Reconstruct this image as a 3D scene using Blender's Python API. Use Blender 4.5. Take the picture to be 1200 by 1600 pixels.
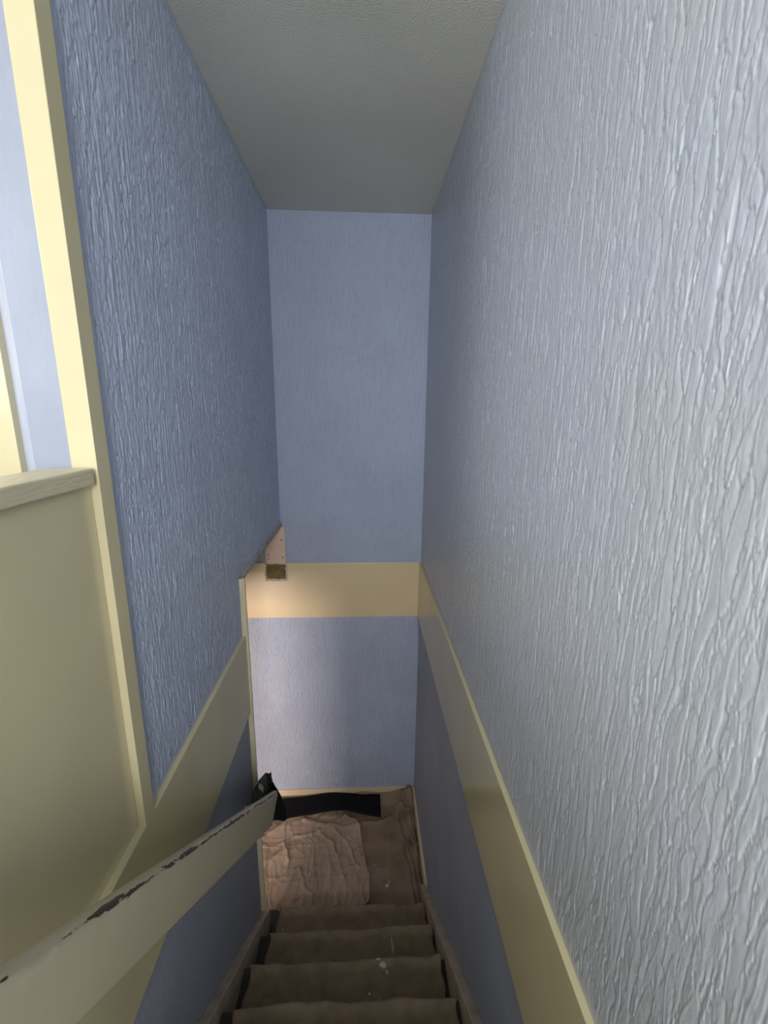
import bpy, bmesh, math, random
import numpy as np
from mathutils import Vector, Matrix

for o in list(bpy.data.objects):
    bpy.data.objects.remove(o)
S = bpy.context.scene
COL = S.collection
random.seed(4)

# ---------------------------------------------------------------- camera
YAW, PIT, ROL, FPX = 0.0467, 0.2270, 0.0111, 687.34
_cy, _sy, _cp, _sp = math.cos(YAW), math.sin(YAW), math.cos(PIT), math.sin(PIT)
_f = Vector((_sy*_cp, _cy*_cp, -_sp)); _r0 = Vector((_cy, -_sy, 0)); _u0 = _r0.cross(_f)
_r = math.cos(ROL)*_r0 + math.sin(ROL)*_u0
_u = -math.sin(ROL)*_r0 + math.cos(ROL)*_u0
cam_data = bpy.data.cameras.new('camera')
cam = bpy.data.objects.new('camera', cam_data); COL.objects.link(cam)
cam.matrix_world = Matrix(((_r.x, _u.x, -_f.x, 0), (_r.y, _u.y, -_f.y, 0), (_r.z, _u.z, -_f.z, 0), (0, 0, 0, 1)))
cam_data.sensor_fit = 'VERTICAL'; cam_data.sensor_height = 32; cam_data.lens = FPX*32/1600
cam_data.clip_start = 0.02
S.camera = cam

# ---------------------------------------------------------------- world, lights, exposure
W = bpy.data.worlds.new('world'); S.world = W; W.use_nodes = True
W.node_tree.nodes['Background'].inputs[0].default_value = (0.75, 0.85, 1, 1)
W.node_tree.nodes['Background'].inputs[1].default_value = 0.6

def area(name, loc, target, sx, sy, power, color):
    l = bpy.data.lights.new(name, 'AREA'); l.shape = 'RECTANGLE'; l.size = sx; l.size_y = sy
    l.energy = power; l.color = color
    o = bpy.data.objects.new(name, l); COL.objects.link(o); o.location = loc
    o.rotation_euler = (Vector(target)-Vector(loc)).to_track_quat('-Z', 'Y').to_euler()
    return o
area('landing_window_light', (-0.95, -1.66, 0.28), (-0.45, 1.0, -0.1), 1.1, 1.0, 16, (0.96, 0.97, 1.0))
area('side_window_light', (-1.93, -0.25, 0.45), (0.3, 0.25, 0.1), 1.0, 0.9, 17, (0.93, 0.96, 1.0))
area('stair_fill_light', (0.12, -1.70, 0.25), (-0.5, 1.0, -0.35), 0.42, 1.1, 36, (0.97, 0.98, 1.0))  # added fill, aimed to brighten the left wall; no window stands here
area('passage_light', (-1.18, -0.42, -1.75), (-0.7, 2.6, -2.0), 1.15, 0.6, 60, (1.0, 0.81, 0.68))
S.view_settings.view_transform = 'Standard'; S.view_settings.look = 'None'
S.view_settings.gamma = 1; S.view_settings.use_curve_mapping = False
S.view_settings.exposure = 0.45

# ---------------------------------------------------------------- measures (metres, eye at 0,0,0)
XL, XR, D = -0.493, 0.357, 2.606
ZC, ZB1, ZB0 = 1.013, -0.924, -1.288
YE = 1.700                    # end of the left wall
YA, YB = 0.834, 0.876         # upright post
ZF = -2.710                   # landing floor
ZH = -0.680                   # head of the opening on the left
XW = XL - 0.012               # face of the left wall behind band and post
G, RI, NY, NZ = 0.235, 0.194, 1.775, -2.530

# ---------------------------------------------------------------- materials
def new_mat(name):
    m = bpy.data.materials.new(name); m.use_nodes = True
    return m, m.node_tree.nodes, m.node_tree.links, m.node_tree.nodes['Principled BSDF']

def paint(name, col, rough=0.5, var=0.06, bump=0.0, bscale=(60, 60, 60), spec=0.5, col2=None, vscale=3.0, stretch=(1, 1, 1)):
    m, n, l, b = new_mat(name)
    tc = n.new('ShaderNodeTexCoord')
    mp = n.new('ShaderNodeMapping'); mp.inputs['Scale'].default_value = stretch
    l.new(tc.outputs['Object'], mp.inputs['Vector'])
    nz = n.new('ShaderNodeTexNoise'); nz.inputs['Scale'].default_value = vscale; nz.inputs['Detail'].default_value = 5
    l.new(mp.outputs[0], nz.inputs['Vector'])
    cr = n.new('ShaderNodeValToRGB')
    c2 = col2 or tuple(max(0, c*(1-var*2)) for c in col)
    cr.color_ramp.elements[0].position = 0.32; cr.color_ramp.elements[1].position = 0.68
    cr.color_ramp.elements[0].color = (*c2, 1); cr.color_ramp.elements[1].color = (*[min(1, c*(1+var)) for c in col], 1)
    l.new(nz.outputs['Fac'], cr.inputs['Fac']); l.new(cr.outputs['Color'], b.inputs['Base Color'])
    b.inputs['Roughness'].default_value = rough; b.inputs['Specular IOR Level'].default_value = spec
    if bump:
        mp2 = n.new('ShaderNodeMapping'); mp2.inputs['Scale'].default_value = bscale
        l.new(tc.outputs['Object'], mp2.inputs['Vector'])
        n2 = n.new('ShaderNodeTexNoise'); n2.inputs['Scale'].default_value = 1; n2.inputs['Detail'].default_value = 4
        l.new(mp2.outputs[0], n2.inputs['Vector'])
        bp = n.new('ShaderNodeBump'); bp.inputs['Strength'].default_value = bump; bp.inputs['Distance'].default_value = 0.004
        l.new(n2.outputs['Fac'], bp.inputs['Height']); l.new(bp.outputs[0], b.inputs['Normal'])
    return m

BLUE = (0.385, 0.44, 0.575)
M = {}
M['blue_far'] = paint('blue_textured_paint_far', (0.37, 0.425, 0.55), 0.55, 0.03, 0.2, (120, 120, 60), 0.35, col2=(0.355, 0.40, 0.525), vscale=4)  # same blue as the left wall, darker to carry the far wall's dimmer light
M['blue'] = paint('blue_textured_paint', (0.44, 0.50, 0.63), 0.36, 0.05, 0.25, (120, 120, 60), 0.6, col2=(0.42, 0.475, 0.60), vscale=4)  # left wall copy of the blue, lightened so the wall reads brighter lit
M['blue_right'] = paint('lit_blue_textured_paint', (0.47, 0.505, 0.585), 0.38, 0.03, 0.25, (120, 120, 60), 0.6, col2=(0.47, 0.50, 0.54), vscale=3)  # same blue paint, paled to carry the light washing the right wall
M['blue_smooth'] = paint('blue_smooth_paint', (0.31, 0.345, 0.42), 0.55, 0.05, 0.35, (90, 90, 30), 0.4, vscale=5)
M['blue_brushed'] = paint('blue_brushed_paint', (0.56, 0.59, 0.66), 0.45, 0.04, 0.5, (70, 70, 4), 0.5, col2=(0.43, 0.47, 0.58), vscale=2.5, stretch=(16, 16, 1.5))
M['cream'] = paint('cream_gloss_paint', (0.60, 0.54, 0.34), 0.17, 0.03, 0.05, (35, 35, 35), 0.6, vscale=4)
M['cream_far'] = paint('cream_gloss_paint_far', (0.68, 0.56, 0.37), 0.30, 0.03, 0.10, (35, 35, 35), 0.5, vscale=3)
M['cream_sill'] = paint('cream_brushed_paint', (0.62, 0.55, 0.38), 0.38, 0.05, 0.6, (160, 25, 160), 0.5, vscale=6)
M['ceiling'] = paint('grey_white_stipple', (0.68, 0.675, 0.60), 0.8, 0.03, 0.7, (240, 240, 240), 0.2, vscale=2)
M['skirt'] = paint('cream_skirting_paint', (0.60, 0.50, 0.36), 0.4, 0.06, 0.1)
M['plain'] = paint('plain_wall_paint', (0.55, 0.54, 0.48), 0.7, 0.03)
M['floor'] = paint('floorboards', (0.16, 0.11, 0.07), 0.6, 0.2, 0.3, (10, 80, 10))
M['dark_wood'] = paint('dark_stained_tread', (0.028, 0.018, 0.013), 0.65, 0.25, 0.3, (12, 120, 120))
M['stringer'] = paint('worn_stringer_paint', (0.42, 0.36, 0.27), 0.5, 0.12, 0.4, (40, 40, 40), 0.4, col2=(0.32, 0.27, 0.20), vscale=14)
M['carpet'] = paint('brown_stair_carpet', (0.27, 0.21, 0.14), 0.95, 0.12, 1.0, (320, 320, 320), 0.1, col2=(0.21, 0.168, 0.118), vscale=22)
M['sheet_brown'] = paint('brown_dust_sheet', (0.27, 0.205, 0.145), 0.9, 0.08, 0.5, (260, 260, 260), 0.1, col2=(0.20, 0.15, 0.108), vscale=9)
M['sheet_lit_beige'] = paint('lit_beige_dust_sheet', (0.41, 0.315, 0.24), 0.9, 0.06, 0.5, (300, 300, 300), 0.1, col2=(0.35, 0.27, 0.205), vscale=8)  # paler than the brown sheet to carry the light falling on the left
M['black'] = paint('black_rubber', (0.006, 0.006, 0.009), 0.75, 0.1, 0.1, (60, 60, 60), 0.15)
M['black_plastic'] = paint('black_plastic_sheet', (0.005, 0.008, 0.006), 0.45, 0.1, 0.4, (50, 50, 50), 0.3)
M['white_mark'] = paint('pale_paint_mark', (0.50, 0.47, 0.42), 0.7, 0.1, 0.5, (200, 200, 200))
M['pink_board'] = paint('pink_cream_board', (0.66, 0.50, 0.40), 0.5, 0.05, 0.2)
M['bare'] = paint('bare_brown_plaster', (0.185, 0.14, 0.062), 0.85, 0.15, 0.9, (180, 180, 180), 0.2, col2=(0.14, 0.10, 0.045), vscale=30)
M['chip'] = paint('chipped_cream_edge', (0.60, 0.53, 0.42), 0.7, 0.15, 0.9, (220, 220, 220), 0.2, vscale=40)
M['nail'] = paint('dark_nail', (0.06, 0.035, 0.03), 0.5)
M['frame'] = paint('white_window_frame', (0.8, 0.8, 0.78), 0.4)
M['grime'] = paint('olive_grey_edge', (0.40, 0.39, 0.34), 0.6, 0.15, 0.8, (180, 90, 180), 0.3, vscale=25)

def rail_mat():
    m, n, l, b = new_mat('chipped_olive_cream_rail_paint')
    tc = n.new('ShaderNodeTexCoord'); sep = n.new('ShaderNodeSeparateXYZ'); l.new(tc.outputs['Object'], sep.inputs[0])
    def noise(scale, st, det=4):
        mp = n.new('ShaderNodeMapping'); mp.inputs['Scale'].default_value = st; l.new(tc.outputs['Object'], mp.inputs['Vector'])
        z = n.new('ShaderNodeTexNoise'); z.inputs['Scale'].default_value = scale; z.inputs['Detail'].default_value = det
        l.new(mp.outputs[0], z.inputs['Vector']); return z
    def math_(op, a, c, d=None):
        x = n.new('ShaderNodeMath'); x.operation = op
        for i, v in enumerate((a, c, d)):
            if v is None: continue
            if isinstance(v, (int, float)): x.inputs[i].default_value = v
            else: l.new(v, x.inputs[i])
        return x.outputs[0]
    # local x runs along the rail, y across (0 = stair side), z down from the top edge
    depth = math_('MULTIPLY', sep.outputs['Z'], -1)
    n1 = noise(1.0, (26, 110, 130), 6)
    big = noise(1.0, (3.2, 3, 3), 2)
    near_edge = math_('SUBTRACT', 1.0, math_('MULTIPLY', math_('ABSOLUTE', math_('SUBTRACT', depth, 0.004), None), 120), None)
    across = math_('SUBTRACT', 1.0, math_('MULTIPLY', math_('ABSOLUTE', math_('ADD', sep.outputs['Y'], 0.002), None), 75), None)
    amt = math_('MULTIPLY', math_('MAXIMUM', near_edge, 0, None), math_('MAXIMUM', across, 0, None), None)
    k = math_('ADD', math_('MULTIPLY', n1.outputs['Fac'], 1.0), math_('MULTIPLY', big.outputs['Fac'], 0.75))
    k = math_('ADD', k, math_('MULTIPLY', amt, 0.42))
    mask = n.new('ShaderNodeMapRange'); mask.inputs[1].default_value = 1.14; mask.inputs[2].default_value = 1.18; l.new(k, mask.inputs[0])
    gate = math_('GREATER_THAN', amt, 0.08)
    mk = math_('MULTIPLY', mask.outputs[0], gate)
    vn = noise(5, (1, 1, 1))
    cr = n.new('ShaderNodeValToRGB'); cr.color_ramp.elements[0].color = (0.50, 0.455, 0.315, 1); cr.color_ramp.elements[1].color = (0.58, 0.53, 0.38, 1)
    l.new(vn.outputs['Fac'], cr.inputs[0])
    mx = n.new('ShaderNodeMix'); mx.data_type = 'RGBA'; l.new(mk, mx.inputs[0]); l.new(cr.outputs[0], mx.inputs[6]); mx.inputs[7].default_value = (0.08, 0.048, 0.034, 1)
    l.new(mx.outputs[2], b.inputs['Base Color'])
    bp = n.new('ShaderNodeBump'); bp.invert = True; bp.inputs['Distance'].default_value = 0.004; bp.inputs['Strength'].default_value = 0.8
    sm = noise(1, (60, 60, 60))
    hh = math_('ADD', mk, math_('MULTIPLY', sm.outputs['Fac'], 0.15)); l.new(hh, bp.inputs['Height']); l.new(bp.outputs[0], b.inputs['Normal'])
    b.inputs['Roughness'].default_value = 0.42
    return m
M['rail'] = rail_mat()

# ---------------------------------------------------------------- mesh helpers
def link(name, me, mat, parent=None):
    o = bpy.data.objects.new(name, me); COL.objects.link(o)
    if mat: me.materials.append(M[mat])
    if parent: o.parent = parent
    return o
def box(bm, x0, x1, y0, y1, z0, z1):
    vs = [bm.verts.new((x, y, z)) for x in (x0, x1) for y in (y0, y1) for z in (z0, z1)]
    for q in ((0, 1, 3, 2), (4, 6, 7, 5), (0, 4, 5, 1), (2, 3, 7, 6), (0, 2, 6, 4), (1, 5, 7, 3)):
        bm.faces.new([vs[i] for i in q])
def boxes(name, lst, mat, parent=None, bev=0.0, seg=2):
    bm = bmesh.new()
    for b in lst: box(bm, *b)
    bmesh.ops.recalc_face_normals(bm, faces=bm.faces)
    if bev: bmesh.ops.bevel(bm, geom=bm.edges[:], offset=bev, segments=seg, affect='EDGES', profile=0.6)
    me = bpy.data.meshes.new(name); bm.to_mesh(me); bm.free()
    return link(name, me, mat, parent)
def prism(name, pts, axis, a, b, mat, parent=None, bev=0.0):
    """polygon pts in the two other axes, extruded along axis from a to b"""
    bm = bmesh.new()
    def v(p, t):
        return {'x': (t, p[0], p[1]), 'y': (p[0], t, p[1]), 'z': (p[0], p[1], t)}[axis]
    A = [bm.verts.new(v(p, a)) for p in pts]; B = [bm.verts.new(v(p, b)) for p in pts]
    bm.faces.new(A); bm.faces.new(B[::-1])
    for i in range(len(pts)):
        j = (i+1) % len(pts); bm.faces.new((A[i], B[i], B[j], A[j]))
    bmesh.ops.recalc_face_normals(bm, faces=bm.faces)
    if bev: bmesh.ops.bevel(bm, geom=bm.edges[:], offset=bev, segments=2, affect='EDGES', profile=0.6)
    me = bpy.data.meshes.new(name); bm.to_mesh(me); bm.free()
    return link(name, me, mat, parent)
def structure(o): o['kind'] = 'structure'; return o
def thing(name, label, cat, loc=(0, 0, 0), group=None):
    o = bpy.data.objects.new(name, None); COL.objects.link(o); o.location = loc; o.empty_display_size = 0.1
    return tag(o, label, cat, group)
def tag(o, label, cat, group=None):
    o['label'] = label; o['category'] = cat
    if group: o['group'] = group
    return o
def part(o, root):
    o.parent = root; o.matrix_parent_inverse = Matrix.Translation(-root.location); return o

def vnoise(x, y, seed):
    """smooth value noise on arrays"""
    xi = np.floor(x).astype(np.int64); yi = np.floor(y).astype(np.int64)
    fx = x-xi; fy = y-yi; fx = fx*fx*(3-2*fx); fy = fy*fy*(3-2*fy)
    def h(a, b):
        n = (a*374761393 + b*668265263 + seed*1442695041) & 0x7fffffff
        n = ((n ^ (n >> 13))*1274126177) & 0x7fffffff
        return ((n ^ (n >> 16)) & 0xffff)/65535.0
    return (h(xi, yi)*(1-fx)+h(xi+1, yi)*fx)*(1-fy)+(h(xi, yi+1)*(1-fx)+h(xi+1, yi+1)*fx)*fy

def grid_mesh(name, P, mat, flip=False, parent=None, keep=None):
    """P: (rows, cols, 3) array -> smooth shaded quad grid"""
    r, c, _ = P.shape
    idx = np.arange(r*c).reshape(r, c)
    q = np.stack([idx[:-1, :-1], idx[:-1, 1:], idx[1:, 1:], idx[1:, :-1]], -1)
    if keep is not None: q = q[keep]
    q = q.reshape(-1, 4)
    if flip: q = q[:, ::-1]
    me = bpy.data.meshes.new(name)
    me.vertices.add(r*c); me.vertices.foreach_set('co', P.reshape(-1).astype(np.float32))
    me.loops.add(q.size); me.loops.foreach_set('vertex_index', q.reshape(-1).astype(np.int32))
    me.polygons.add(len(q)); me.polygons.foreach_set('loop_start', np.arange(0, q.size, 4, dtype=np.int32))
    me.polygons.foreach_set('loop_total', np.full(len(q), 4, dtype=np.int32))
    me.polygons.foreach_set('use_smooth', np.ones(len(q), dtype=bool))
    me.update(calc_edges=True); me.validate()
    if keep is not None:
        bm = bmesh.new(); bm.from_mesh(me)
        bmesh.ops.delete(bm, geom=[v for v in bm.verts if not v.link_faces], context='VERTS')
        bm.to_mesh(me); bm.free()
    return link(name, me, mat, parent)

# ---------------------------------------------------------------- textured plaster
def plaster(us, zs, seed, density, wr, lr, amp, margin=0.02, wob=0.20, shp=5, grv=0.30, gw=0.10, rim=0.42):
    """height field of overlapping, vertically dragged plaster tongues"""
    rg = np.random.default_rng(seed)
    U, Z = np.meshgrid(us, zs)
    H = np.zeros_like(U)
    area_ = (us[-1]-us[0])*(zs[-1]-zs[0])
    n = int(area_*density)
    uc = rg.uniform(us[0], us[-1], n); zc = rg.uniform(zs[0], zs[-1], n)
    w = wr[0]*(wr[1]/wr[0])**rg.random(n); L = lr[0]*(lr[1]/lr[0])**rg.random(n)
    lean = rg.normal(0, 0.045, n)
    if lr[0] > 1: L = w*rg.uniform(lr[0], lr[1], n)
    h0 = rg.uniform(0, 0.75, n); up = rg.choice([-1, 1], n, p=[0.35, 0.65])
    ph = rg.uniform(0, 6.28, n); tl = rg.normal(0, 0.25, n)
    for i in range(n):
        u0, u1 = np.searchsorted(us, (uc[i]-w[i]*1.6, uc[i]+w[i]*1.6)); z0, z1 = np.searchsorted(zs, (zc[i]-L[i], zc[i]+L[i]))
        if u1-u0 < 2 or z1-z0 < 2: continue
        u = U[z0:z1, u0:u1]; z = Z[z0:z1, u0:u1]
        t = (z-zc[i])/L[i]
        s = (u-uc[i]-lean[i]*(z-zc[i])-wob*w[i]*np.sin(t*4+ph[i]))/w[i]
        tt = np.clip(1-t*t, 0, 1)
        hw = np.sqrt(tt)*(0.72+0.28*t*up[i])
        q = np.abs(s)/np.maximum(hw, 1e-3)
        h = 0.25+0.25*h0[i]+(1-np.clip(q, 0, 1)**shp)*0.62+0.6*tl[i]*s-0.12*t*up[i]
        far = 1/(1+np.exp(-s*4))
        h = h-grv*np.exp(-((q-1)/gw)**2)*(1.25-far)+rim*far*np.exp(-((q-0.80)/(gw+0.07))**2)*(0.4+0.6*np.sqrt(tt))
        B = H[z0:z1, u0:u1]
        H[z0:z1, u0:u1] = np.where(q < 1, np.where(h0[i] > 0.25, h, np.maximum(B, h)), B)
    H += 0.06*vnoise(U*300, Z*120, seed)
    e = np.minimum(np.minimum(U-us[0], us[-1]-U), np.minimum(Z-zs[0], zs[-1]-Z))
    m = np.clip(e/margin-0.25+0.35*(vnoise(U*25, Z*25, seed+3)-0.5), 0, 1); m = m*m*(3-2*m)
    return (H*m+0.2*(1-m))*amp, U, Z

# right wall, denser towards the camera
def spaced(a, b, f):
    v = [a]
    while v[-1] < b: v.append(v[-1]+f(v[-1]))
    v[-1] = b
    return np.array(v)
ys = spaced(0.12, D, lambda y: 0.0013+0.0012*max(0, y-0.3)); zs = np.arange(ZB1-0.004, ZC, 0.0026)
H, U, Z = plaster(ys, zs, 11, 4400, (0.0042, 0.0160), (2.3, 8.0), 0.0028, wob=0.16, shp=3.5)
P = np.stack([XR+0.002-H, U, Z], -1)
structure(grid_mesh('wall_right', P, 'blue_right', flip=False))
# left wall (between post and far corner); lower edge follows band, then the head of the opening
ys = spaced(YB-0.006, D, lambda y: 0.0020+0.0004*(y-0.8)); zs = np.arange(ZB1-0.004, ZC, 0.0030)
H, U, Z = plaster(ys, zs, 23, 4200, (0.0036, 0.0110), (0.025, 0.13), 0.0036, margin=0.03, wob=0.13, gw=0.14, rim=0.75)
low = np.clip((Z-ZH)/0.03, 0, 1); H = np.where(U > YE-0.03, H*np.clip(low, 0.15, 1), H)
P = np.stack([XW-0.002+H, U, Z], -1)
keep = ~((U[:-1, :-1] > YE+0.004) & (Z[:-1, :-1] < ZH-0.004))
structure(grid_mesh('wall_left', P, 'blue', flip=True, keep=keep))
# far wall above the band
xs = np.arange(XW-0.003, XR+0.004, 0.0024); zs = np.arange(ZB1-0.002, ZC, 0.0034)
H, U, Z = plaster(xs, zs, 31, 6000, (0.0022, 0.0062), (0.02, 0.09), 0.0040, gw=0.35, grv=0.7, rim=0)
structure(grid_mesh('wall_far', np.stack([U, D+0.0012-H, Z], -1), 'blue_far'))
# far wall below the band, running on behind the end of the left wall
xs = np.arange(-1.02, XR+0.004, 0.0026); zs = np.arange(ZF-0.01, ZB0+0.004, 0.0034)
H, U, Z = plaster(xs, zs, 37, 5500, (0.0024, 0.0064), (0.02, 0.08), 0.0052, gw=0.35, grv=0.7, rim=0)
structure(grid_mesh('wall_far', np.stack([U, D+0.0012-H, Z], -1), 'blue_far'))

# smooth walls
structure(boxes('wall_far', [(-2.0, XR+0.2, D+0.004, D+0.12, ZF-0.1, ZC+0.1), (-2.0, -1.015, D+0.001, D+0.02, ZF-0.01, ZB0)], 'blue_smooth'))
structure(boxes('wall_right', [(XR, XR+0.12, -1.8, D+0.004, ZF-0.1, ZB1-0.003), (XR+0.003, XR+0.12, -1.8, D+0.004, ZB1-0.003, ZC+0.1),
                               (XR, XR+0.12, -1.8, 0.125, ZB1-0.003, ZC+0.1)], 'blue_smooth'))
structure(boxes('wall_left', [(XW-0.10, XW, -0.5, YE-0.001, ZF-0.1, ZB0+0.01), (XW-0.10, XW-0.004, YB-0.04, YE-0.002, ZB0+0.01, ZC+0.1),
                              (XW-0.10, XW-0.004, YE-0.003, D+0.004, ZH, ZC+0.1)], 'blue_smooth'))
structure(boxes('ceiling', [(-2.1, XR+0.1, -1.9, D+0.1, ZC, ZC+0.1)], 'ceiling'))
structure(boxes('floor', [(-2.1, XR+0.1, NY-0.02, D+0.1, ZF-0.12, ZF), (-2.1, XW-0.1, -0.6, NY-0.02, ZF-0.12, ZF)], 'floor'))
# upper room on the left, behind the camera
structure(boxes('floor', [(-2.1, XW-0.10, -1.9, YE-0.005, ZB0, ZB1-0.02), (XW-0.10, XR+0.01, -1.9, -0.12, ZB0, ZB1-0.06)], 'floor'))
structure(boxes('wall_left', [(-2.1, -2.0, -1.9, D+0.1, ZF-0.1, ZC)], 'plain'))
structure(boxes('wall_back', [(-2.1, -1.55, -1.9, -1.8, ZB0, ZC), (-1.55, -0.40, -1.9, -1.8, ZB0, -0.25), (-1.55, -0.40, -1.9, -1.8, 0.80, ZC),
                              (-0.40, XR+0.1, -1.9, -1.8, ZB0, ZC)], 'plain'))
structure(boxes('wall_back', [(-2.1, XW-0.1, -0.62, -0.52, ZF-0.1, ZB0)], 'plain'))
structure(boxes('ceiling', [(-2.0, XW-0.10, YE-0.002, D+0.002, ZH, ZH+0.1)], 'plain'))
wn = structure(boxes('window_1', [(-1.55, -0.40, -1.87, -1.83, -0.25, -0.20), (-1.55, -0.40, -1.87, -1.83, 0.75, 0.80), (-1.55, -1.50, -1.87, -1.83, -0.20, 0.75),
                                  (-0.45, -0.40, -1.87, -1.83, -0.20, 0.75), (-1.0, -0.96, -1.87, -1.83, -0.20, 0.75)], 'frame'))

# blue brushed wall seen above the sill, with a cream casing at its left
structure(boxes('wall_left', [(-1.99, XL-0.044, YA+0.03, YA+0.06, ZB1-0.02, ZC)], 'blue_brushed'))

# ---------------------------------------------------------------- cream bands (fascia round the stairwell)
bt = 0.012
structure(boxes('trim_1', [(-1.9, XR-bt, D-bt, D+0.003, ZB0, ZB1)], 'cream_far', bev=0.002))
structure(boxes('trim_2', [(XR-bt, XR+0.002, -0.1, D+0.0, ZB0, ZB1)], 'cream', bev=0.0025))
structure(boxes('trim_3', [(XW-0.03, XL, -0.5, YE+0.004, ZB0, ZB1)], 'cream', bev=0.0025))
# end batten of the left wall
structure(prism('trim_4', [(XW-0.05, YE), (XL+0.007, YE), (XL+0.009, YE+0.003), (XL+0.008, YE+0.014), (XL+0.002, YE+0.018), (XW-0.05, YE+0.018)], 'z', ZF, ZH+0.008, 'cream_sill'))
# strip along the head of the opening
bm_pts = []
n_ = 60; rows = []
for i in range(n_+1):
    y = YE+0.002+(D-YE-0.004)*i/n_
    a = 0.0015*random.random(); b_ = 0.003*random.random()
    rows.append([(XW-0.05, y, ZH-0.006-b_), (XL-0.005+a, y, ZH-0.006-b_), (XL-0.003+a, y, ZH+0.002), (XL-0.006+a, y, ZH+0.014+b_), (XW-0.002, y, ZH+0.016)])
o = grid_mesh('trim_5', np.array(rows), 'grime', flip=False); structure(o)

# upright post
structure(boxes('trim_6', [(XL-0.046, XL, YA, YB, ZB1-0.002, ZC)], 'cream', bev=0.0015))
# cream casing left of the brushed blue wall
structure(boxes('trim_7', [(-0.76, -0.640, YA+0.014, YA+0.031, ZB1-0.02, ZC)], 'cream', bev=0.002))

# ---------------------------------------------------------------- boxed balustrade beside the stairs
bal = thing('balustrade', 'cream boxed stair balustrade with a projecting sill, left of the stairs beside the post', 'balustrade', (XL-0.06, 0.1, ZB1))
part(boxes('panel', [(XL-0.078, XL-0.016, -1.75, YA-0.001, ZB1, -0.139)], 'cream', bev=0.001), bal)
part(boxes('sill', [(XL-0.084, XL, -1.75, YA-0.012, -0.139, -0.108)], 'cream_sill', bev=0.004, seg=3), bal)

# ---------------------------------------------------------------- skirtings
structure(boxes('baseboard_far', [(-1.9, XR-0.012, D-0.014, D+0.002, ZF, -2.603)], 'skirt', bev=0.003))
structure(boxes('baseboard_right', [(XR-0.014, XR+0.002, 1.93, D-0.012, ZF, -2.600)], 'skirt', bev=0.003))

# ---------------------------------------------------------------- staircase
st = thing('staircase', 'narrow dark wooden staircase with painted stringers leading down between blue walls', 'staircase', (0, 0.8, ZF))
for k in range(8):
    y, z = NY-G*k, NZ+RI*k
    part(boxes('tread', [(XW+0.002, XR-0.003, y-G-0.03, y, z-0.03, z)], 'dark_wood', bev=0.006, seg=3), st)
    part(boxes('riser', [(XW+0.002, XR-0.003, y-0.04, y-0.022, z-RI, z-0.03)], 'dark_wood'), st)
def zs_(y): return -2.452-0.828*(y-1.74)
for (xa, xb, yend) in ((XW, XW+0.036, YE+0.03), (XR-0.034, XR, 1.955)):
    pts = [(yend, zs_(yend)-0.28), (yend, zs_(yend)), (-0.05, zs_(-0.05)), (-0.05, zs_(-0.05)-0.36), (yend-0.15, ZF)]
    pts[0] = (yend, max(ZF, zs_(yend)-0.28)); part(prism('stringer', pts, 'x', xa, xb, 'stringer', bev=0.003), st)

# carpet runner, folded over every step
def runner():
    prof = []
    for k in range(7, -1, -1):
        y, z = NY-G*k, NZ+RI*k
        y0 = y-G
        for t in np.linspace(0, 1, 13)[:-1]:
            prof.append((y0-0.012+(G+0.006)*t, z+0.006, 0, k, t))
        for a in np.linspace(0, math.pi/2, 5):
            prof.append((y-0.004+0.012*math.sin(a), z-0.006+0.012*math.cos(a), 1, k, 1))
        prof.append((y+0.006, z-0.035, 2, k, 1))
        prof.append((y-0.012, z-0.05, 2, k, 1))
        prof.append((y-0.014, z-RI+0.008 if k else ZF+0.004, 2, k, 1))
    n = 70; rows = []
    for i, (y, z, kind, k, t) in enumerate(prof):
        xl = -0.432+0.010*math.sin(k*2.3)-0.006*math.sin(i*0.9); xr = 0.312+0.006*math.sin(k*1.7+1)+0.004*math.sin(i*1.3)
        row = []
        for j in range(n+1):
            x = xl+(xr-xl)*j/n
            w = float(vnoise(np.array([x*9+k*7]), np.array([y*9]), 5)[0])-0.5
            w2 = float(vnoise(np.array([x*26+k*3]), np.array([y*22]), 8)[0])-0.5
            dz = 0.010*w+0.006*w2 if kind < 2 else 0
            dy = 0.016*w+0.007*w2 if kind >= 1 and kind < 2 else 0
            row.append((x, y+dy, z+max(-0.003, dz), ))
        rows.append(row)
    o = grid_mesh('stair_carpet', np.array(rows), 'carpet', flip=False)
    md = o.modifiers.new('thick', 'SOLIDIFY'); md.thickness = 0.004; md.offset = 1
    return tag(o, 'worn brown carpet runner folded over the stairs, spotted with pale paint', 'carpet')
rn = runner()

def blob(name, cx, cy, z, pts, parent, mat='white_mark', h=0.0025):
    bm = bmesh.new()
    A = [bm.verts.new((cx+p[0], cy+p[1], z)) for p in pts]; c = bm.verts.new((cx, cy, z+h)); B = [bm.verts.new((cx+p[0]*0.8, cy+p[1]*0.8, z+h*0.9)) for p in pts]
    m_ = len(pts)
    for i in range(m_):
        j = (i+1) % m_; bm.faces.new((A[i], A[j], B[j], B[i])); bm.faces.new((B[i], B[j], c))
    bmesh.ops.recalc_face_normals(bm, faces=bm.faces)
    me = bpy.data.meshes.new(name); bm.to_mesh(me); bm.free(); o = link(name, me, mat, parent); return o
def ragged(rx, ry, n=14, ang=0):
    out = []
    for i in range(n):
        a = i*2*math.pi/n; q = random.uniform(0.55, 1.1); x, y = rx*q*math.cos(a), ry*q*math.sin(a)
        out.append((x*math.cos(ang)-y*math.sin(ang), x*math.sin(ang)+y*math.cos(ang)))
    return out
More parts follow.
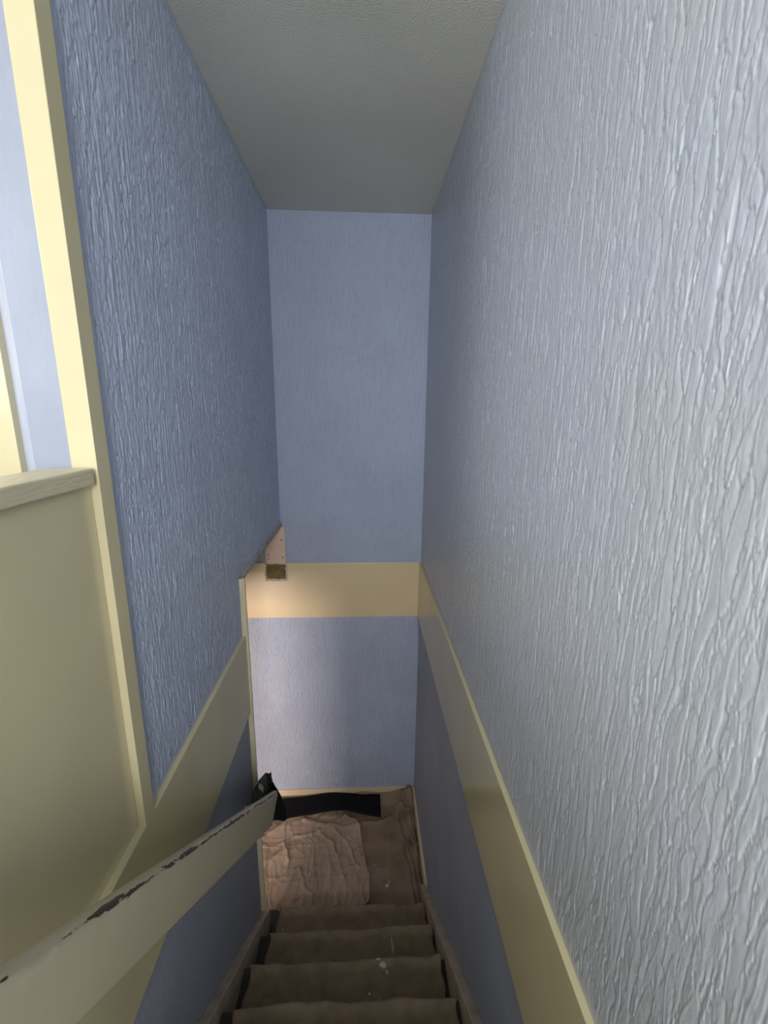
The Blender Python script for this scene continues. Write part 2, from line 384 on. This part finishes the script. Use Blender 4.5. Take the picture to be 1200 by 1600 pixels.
M_splash = [(0.128, 1.47, 1, 0.006, 0.035, 0.1), (0.075, 1.285, 2, 0.014, 0.013, 0), (0.058, 1.305, 2, 0.010, 0.004, 0), (0.090, 1.262, 2, 0.009, 0.009, 0.4), (-0.40, 1.68, 0, 0.006, 0.006, 0),
            (0.02, 1.09, 3, 0.004, 0.004, 0), (0.06, 1.18, 2, 0.003, 0.004, 0)]
for (x, y, k, rx, ry, a) in M_splash:
    o = blob('paint_splash', x, y, NZ+RI*k+0.0125, ragged(rx, ry, ang=a), rn); o['label'] = 'pale paint splash on the carpet'

# ---------------------------------------------------------------- dust sheets on the landing
def fold(X, Y, pts, w, h):
    """ridge along a polyline"""
    X0, Y0 = X, Y
    X = X0+0.035*(vnoise(X0*11, Y0*11, 41)-0.5)+0.012*(vnoise(X0*40, Y0*40, 42)-0.5); Y = Y0+0.035*(vnoise(X0*11, Y0*11, 43)-0.5)
    h = h*(0.25+1.2*vnoise(X0*14, Y0*14, 44)); w = w*(0.7+0.8*vnoise(X0*9, Y0*9, 45))
    d = np.full(X.shape, 9.0)
    for (a, b) in zip(pts[:-1], pts[1:]):
        ax, ay = a; bx, by = b; vx, vy = bx-ax, by-ay; L2 = vx*vx+vy*vy
        t = np.clip(((X-ax)*vx+(Y-ay)*vy)/L2, 0, 1)
        d = np.minimum(d, np.hypot(X-ax-t*vx, Y-ay-t*vy))
    return h*np.exp(-(d/w)**2)
def ridged(X, Y, seed):
    n = vnoise(X, Y, seed); return 1-np.abs(2*n-1)
def base_sheet(X, Y):
    h = 0.010+0.007*vnoise(X*5, Y*5, 2)+0.004*ridged(X*8, Y*3, 9)**3
    h += 0.010*np.exp(-((X-0.30)/0.02)**2)*(0.5+0.5*np.sin(Y*9))+fold(X, Y, [(0.345, 2.50), (0.285, 2.35), (0.29, 2.1), (0.31, 1.9)], 0.010, 0.016)
    h += fold(X, Y, [(0.34, 2.58), (0.325, 2.3), (0.335, 1.95)], 0.008, 0.022)
    h += fold(X, Y, [(0.34, 2.58), (0.24, 2.47), (0.12, 2.41), (-0.02, 2.40)], 0.010, 0.013)
    h += 0.075*np.clip((Y-2.52)/0.07, 0, 1)**1.5*(0.55+0.5*vnoise(X*7, Y*3, 4))*np.clip((X+0.30)/0.15, 0.0, 1)
    h += 0.060*np.exp(-((X-0.30)/0.06)**2-((Y-2.55)/0.06)**2)*(0.4+1.2*ridged(X*28, Y*28, 3)**2)
    for dx, hh in ((0.0, 0.016), (0.028, 0.020), (0.055, 0.014)):
        h += fold(X, Y, [(0.33-dx, 2.56), (0.30-dx*1.3, 2.38), (0.318-dx, 2.15), (0.325-dx, 1.85)], 0.006, hh)
    h += 0.005*ridged(X*16, Y*2.5, 61)**5+0.004*ridged(X*4, Y*14, 62)**6
    return h
def sheet(name, x0, x1, y0, y1, hf, mat, inside=None, res=0.005):
    xs = np.arange(x0, x1, res); ysv = np.arange(y0, y1, res); X, Y = np.meshgrid(xs, ysv)
    Hh = hf(X, Y); keep = None
    if inside is not None: keep = inside(X, Y)[:-1, :-1]
    o = grid_mesh(name, np.stack([X, Y, ZF+Hh], -1), mat, keep=keep)
    md = o.modifiers.new('thick', 'SOLIDIFY'); md.thickness = 0.003; md.offset = -1
    return o
s1 = tag(sheet('dust_sheet', -1.0, XR-0.016, NY+0.012, D-0.016, base_sheet, 'sheet_brown'),
         'brown dust sheet on the right of the landing, bunched up in the far corner', 'dust sheet')
def over_h(X, Y):
    h = base_sheet(X, Y)+0.006
    cx, cy = 0.02, 1.80
    R_ = np.hypot(X-cx, (Y-cy)*0.8); A_ = np.arctan2(Y-cy, X-cx)
    h += 0.011*ridged(R_*15+1.6*vnoise(A_*3, R_*4, 6), A_*2.6, 12)**4+0.004*ridged(X*38+9*vnoise(X*6, Y*6, 50), Y*16, 51)**3
    h += 0.007*vnoise(X*9, Y*7, 13)+0.004*ridged(X*17+Y*4, Y*9, 15)**3
    for pts, w, hh in (([(-0.40, 2.42), (-0.20, 2.37), (-0.05, 2.38), (0.0, 2.28)], 0.011, 0.016),
                       ([(-0.30, 2.36), (-0.20, 2.26), (-0.14, 2.10), (-0.12, 2.0)], 0.008, 0.012),
                       ([(-0.18, 2.34), (-0.08, 2.24), (-0.04, 2.08)], 0.008, 0.012),
                       ([(-0.44, 2.30), (-0.32, 2.33), (-0.22, 2.36)], 0.009, 0.012),
                       ([(-0.40, 2.10), (-0.34, 1.98), (-0.26, 1.92)], 0.008, 0.010),
                       ([(-0.50, 2.00), (-0.46, 2.12), (-0.50, 2.26)], 0.009, 0.013),
                       ([(-0.30, 2.25), (-0.29, 2.12), (-0.33, 2.02)], 0.007, 0.010)):
        h += fold(X, Y, pts, w, hh)
    return h
def over_in(X, Y):
    edge = np.interp(Y, [1.78, 1.86, 1.90, 1.95, 2.05, 2.12, 2.20, 2.30, 2.36, 2.42, 2.46], [-0.10, -0.03, 0.025, 0.035, 0.03, 0.012, 0.00, -0.02, -0.022, -0.05, -0.14])
    edge = edge+0.008*(vnoise(Y*30, Y*0, 20)-0.5)
    low = 1.875+0.012*vnoise(X*12, X*0, 22)
    return (X < edge) & (Y > low)
s2 = tag(sheet('dust_sheet', -0.95, 0.10, 1.85, D-0.017, over_h, 'sheet_lit_beige', over_in, res=0.0035),
         'crumpled dust sheet, coloured pinkish beige for the light on it, lying on the left of the landing, over the brown sheet', 'dust sheet')
for (x, y, r_) in ((0.135, 2.00, 0.013), (0.085, 2.09, 0.006), (0.07, 2.12, 0.004), (0.15, 2.02, 0.006)):
    hz = float(base_sheet(np.array([[x]]), np.array([[y]]))[0, 0])
    o = blob('paint_splash', x, y, ZF+hz+0.001, ragged(r_, r_), s1); o['label'] = 'pale paint splash on the brown sheet'

# ---------------------------------------------------------------- black strip lying across the sheets
def strip():
    n = 60; rows = []
    for i in range(n+1):
        t = i/n; x = -0.60+0.715*t
        yn = np.interp(x, [-0.60, -0.45, -0.25, -0.12, 0.0, 0.12], [2.405, 2.430, 2.452, 2.462, 2.432, 2.405])
        yf = np.interp(x, [-0.60, -0.45, -0.27, -0.15, 0.0, 0.12], [2.560, 2.568, 2.588, 2.588, 2.582, 2.575])
        zz = ZF+0.054+0.012*math.exp(-((x+0.22)/0.13)**2)
        rows.append([(x, yn+(yf-yn)*s, zz+0.010*s+0.003*math.sin(s*3.1)) for s in np.linspace(0, 1, 9)])
    o = grid_mesh('rubber_strip', np.array(rows), 'black', flip=False)
    md = o.modifiers.new('thick', 'SOLIDIFY'); md.thickness = 0.006; md.offset = -1
    return tag(o, 'long matt black strip lying across the dust sheets at the foot of the far wall', 'strip')
strip()

# ---------------------------------------------------------------- handrail
ang = math.atan(0.829)
def rail():
    ux, uz = math.cos(ang), -math.sin(ang)
    Lr = (1.706+0.25)/math.cos(ang)
    root = thing('handrail', 'thick sloping cream wooden handrail board with chipped dark top edge, on the left', 'handrail', (-0.393, 1.706, -1.712))
    n = 220; th = 0.031; hg = 0.122
    rows = []
    for i in range(n+1):
        t = i/n; a = -Lr*(1-t)
        j = lambda s, amp: amp*(float(vnoise(np.array([a*60]), np.array([s*9.1]), 7)[0])-0.5)
        j2 = lambda s, amp: amp*(float(vnoise(np.array([a*14]), np.array([s*5.3]), 17)[0])-0.5)
        prof = [(0, -hg+0.004), (0, -0.060), (0.0, -0.016), (-0.0010+j(1, 0.0025), -0.009+j(2, 0.003)), (-0.0035+j(3, 0.003), -0.003+j(4, 0.0022)+j2(1, 0.003)), (-0.008+j(5, 0.003), -0.0008+j(6, 0.001)),
                (-0.017, 0.0005+j2(2, 0.0012)), (-th+0.006, 0.0), (-th+0.001, -0.003), (-th, -0.009), (-th, -hg+0.005), (-th+0.004, -hg), (-0.004, -hg), (0, -hg+0.004)]
        if i == n:   # cut plumb at the end
            pass
        row = []
        for (v, w) in prof:
            aa = a
            if t > 0.9: aa = a + (-(w))*(-math.tan(ang))*min(1, (t-0.9)/0.1)*-1*-1
            row.append((aa, v, w))
        rows.append(row)
    P = np.array(rows)
    o = grid_mesh('rail', P, 'rail', flip=False)
    bm = bmesh.new(); bm.from_mesh(o.data)
    bmesh.ops.remove_doubles(bm, verts=bm.verts, dist=1e-5)
    bmesh.ops.holes_fill(bm, edges=[e for e in bm.edges if e.is_boundary]); bmesh.ops.recalc_face_normals(bm, faces=bm.faces)
    for f in bm.faces: f.smooth = len(f.verts) == 4
    bm.to_mesh(o.data); bm.free()
    # local x along the slope (down), y across, z normal to the slope
    o.parent = root
    X = Vector((0, ux, uz)); Yv = Vector((1, 0, 0)); Zv = Vector((0, math.sin(ang), math.cos(ang)))
    o.matrix_parent_inverse = Matrix.Identity(4)
    o.matrix_local = Matrix(((X.x, Yv.x, Zv.x, 0), (X.y, Yv.y, Zv.y, 0), (X.z, Yv.z, Zv.z, 0), (0, 0, 0, 1)))
    # wall brackets hidden behind the board
    for yy in (0.15, 1.52):
        zz = -1.712-0.829*(yy-1.706)-0.09
        part(boxes('bracket', [(XL-0.004, -0.423, yy-0.02, yy+0.02, zz-0.03, zz+0.03)], 'cream', bev=0.003), root)
    return root
hr = rail()

# black plastic wrapped round the lower end of the rail
def wrap():
    root = thing('plastic_wrap', 'crumpled black plastic wrapped round the lower end of the handrail', 'plastic wrap', (-0.41, 1.72, -1.75))
    def tri_sheet(name, pts, faces, th=0.004, sub=2, mat='black_plastic', rnd=0.003):
        bm = bmesh.new(); vs = [bm.verts.new(p) for p in pts]
        for f in faces: bm.faces.new([vs[i] for i in f])
        bmesh.ops.subdivide_edges(bm, edges=bm.edges[:], cuts=sub, use_grid_fill=True)
        for v in bm.verts: v.co += Vector([random.uniform(-1, 1)*rnd for _ in range(3)])
        me = bpy.data.meshes.new(name); bm.to_mesh(me); bm.free(); o = link(name, me, mat)
        md = o.modifiers.new('t', 'SOLIDIFY'); md.thickness = th; part(o, root); return o
    # flap standing up behind the board (wall side), then round the cut end
    F_ = lambda y, z, x=-0.430: (x, y, z)
    tri_sheet('flap', [F_(1.415, -1.462), F_(1.487, -1.458), F_(1.590, -1.524, -0.436), F_(1.674, -1.586, -0.438), F_(1.722, -1.630), F_(1.736, -1.692, -0.427),
                       F_(1.43, -1.56), F_(1.50, -1.63), F_(1.60, -1.71, -0.434), F_(1.69, -1.78, -0.434), F_(1.715, -1.82), F_(1.728, -1.85)],
              [(0, 1, 7, 6), (1, 2, 8, 7), (2, 3, 9, 8), (3, 4, 10, 9), (4, 5, 11, 10)], rnd=0.0022)
    tri_sheet('tail', [(-0.432, 1.722, -1.670), (-0.420, 1.724, -1.684), (-0.392, 1.725, -1.745), (-0.372, 1.725, -1.820), (-0.362, 1.725, -1.888), (-0.378, 1.723, -1.902), (-0.405, 1.721, -1.892), (-0.432, 1.720, -1.880)],
              [(0, 1, 6, 7), (1, 2, 5, 6), (2, 3, 4, 5)], rnd=0.0015)
    o = tri_sheet('tape_scrap', [(-0.424, 1.495, -1.482), (-0.424, 1.522, -1.492), (-0.424, 1.575, -1.560), (-0.424, 1.555, -1.570)], [(0, 1, 2, 3)], th=0.002, mat='white_mark', rnd=0.0015)
    o['label'] = 'pale scrap stuck to the black plastic'
wrap()

# ---------------------------------------------------------------- board and bare patch on the far wall
bd = thing('wall_board', 'short upright pinkish cream board nailed to the far wall under the opening head', 'board', (-0.54, D, ZB1))
part(boxes('panel', [(-0.600, -0.481, D-0.014, D+0.001, ZB1+0.001, ZH-0.012)], 'pink_board', bev=0.0015), bd)
for (x, z) in ((-0.501, -0.775), (-0.584, -0.868), (-0.498, -0.885), (-0.587, -0.895)):
    bm = bmesh.new(); bmesh.ops.create_cone(bm, cap_ends=True, segments=12, radius1=0.0045, radius2=0.0035, depth=0.004, matrix=Matrix.Translation((x, D-0.015, z)) @ Matrix.Rotation(math.pi/2, 4, 'X'))
    me = bpy.data.meshes.new('nail'); bm.to_mesh(me); bm.free(); part(link('nail', me, 'nail'), bd)
pt = thing('bare_patch', 'square brown bare patch with ragged edge at the left of the far cream band', 'patch', (-0.54, D-0.012, -1.045))
def ring(x0, x1, z0, z1, n, jit):
    out = []
    for (a, b) in (((x0, z0), (x1, z0)), ((x1, z0), (x1, z1)), ((x1, z1), (x0, z1)), ((x0, z1), (x0, z0))):
        for i in range(n):
            t = i/n; out.append((a[0]+(b[0]-a[0])*t+random.uniform(-jit, jit), a[1]+(b[1]-a[1])*t+random.uniform(-jit, jit)))
    return out
part(prism('plaster', ring(-0.604, -0.480, -1.030, -0.928, 9, 0.002), 'y', D-0.012-0.0025, D-0.011, 'bare'), pt)
outer = ring(-0.611, -0.472, -1.041, -0.9245, 9, 0.003); inner = ring(-0.602, -0.482, -1.027, -0.931, 9, 0.0035)
bm = bmesh.new()
L_ = [[bm.verts.new((p[0], y, p[1])) for p in ring_] for ring_, y in ((outer, D-0.0118), (outer, D-0.0135), (inner, D-0.0165), (inner, D-0.0135))]
for a, b in zip(L_[:-1], L_[1:]):
    for i in range(len(a)):
        j = (i+1) % len(a); bm.faces.new((a[i], a[j], b[j], b[i]))
bmesh.ops.recalc_face_normals(bm, faces=bm.faces)
me = bpy.data.meshes.new('edge'); bm.to_mesh(me); bm.free(); part(link('ragged_edge', me, 'chip'), pt)
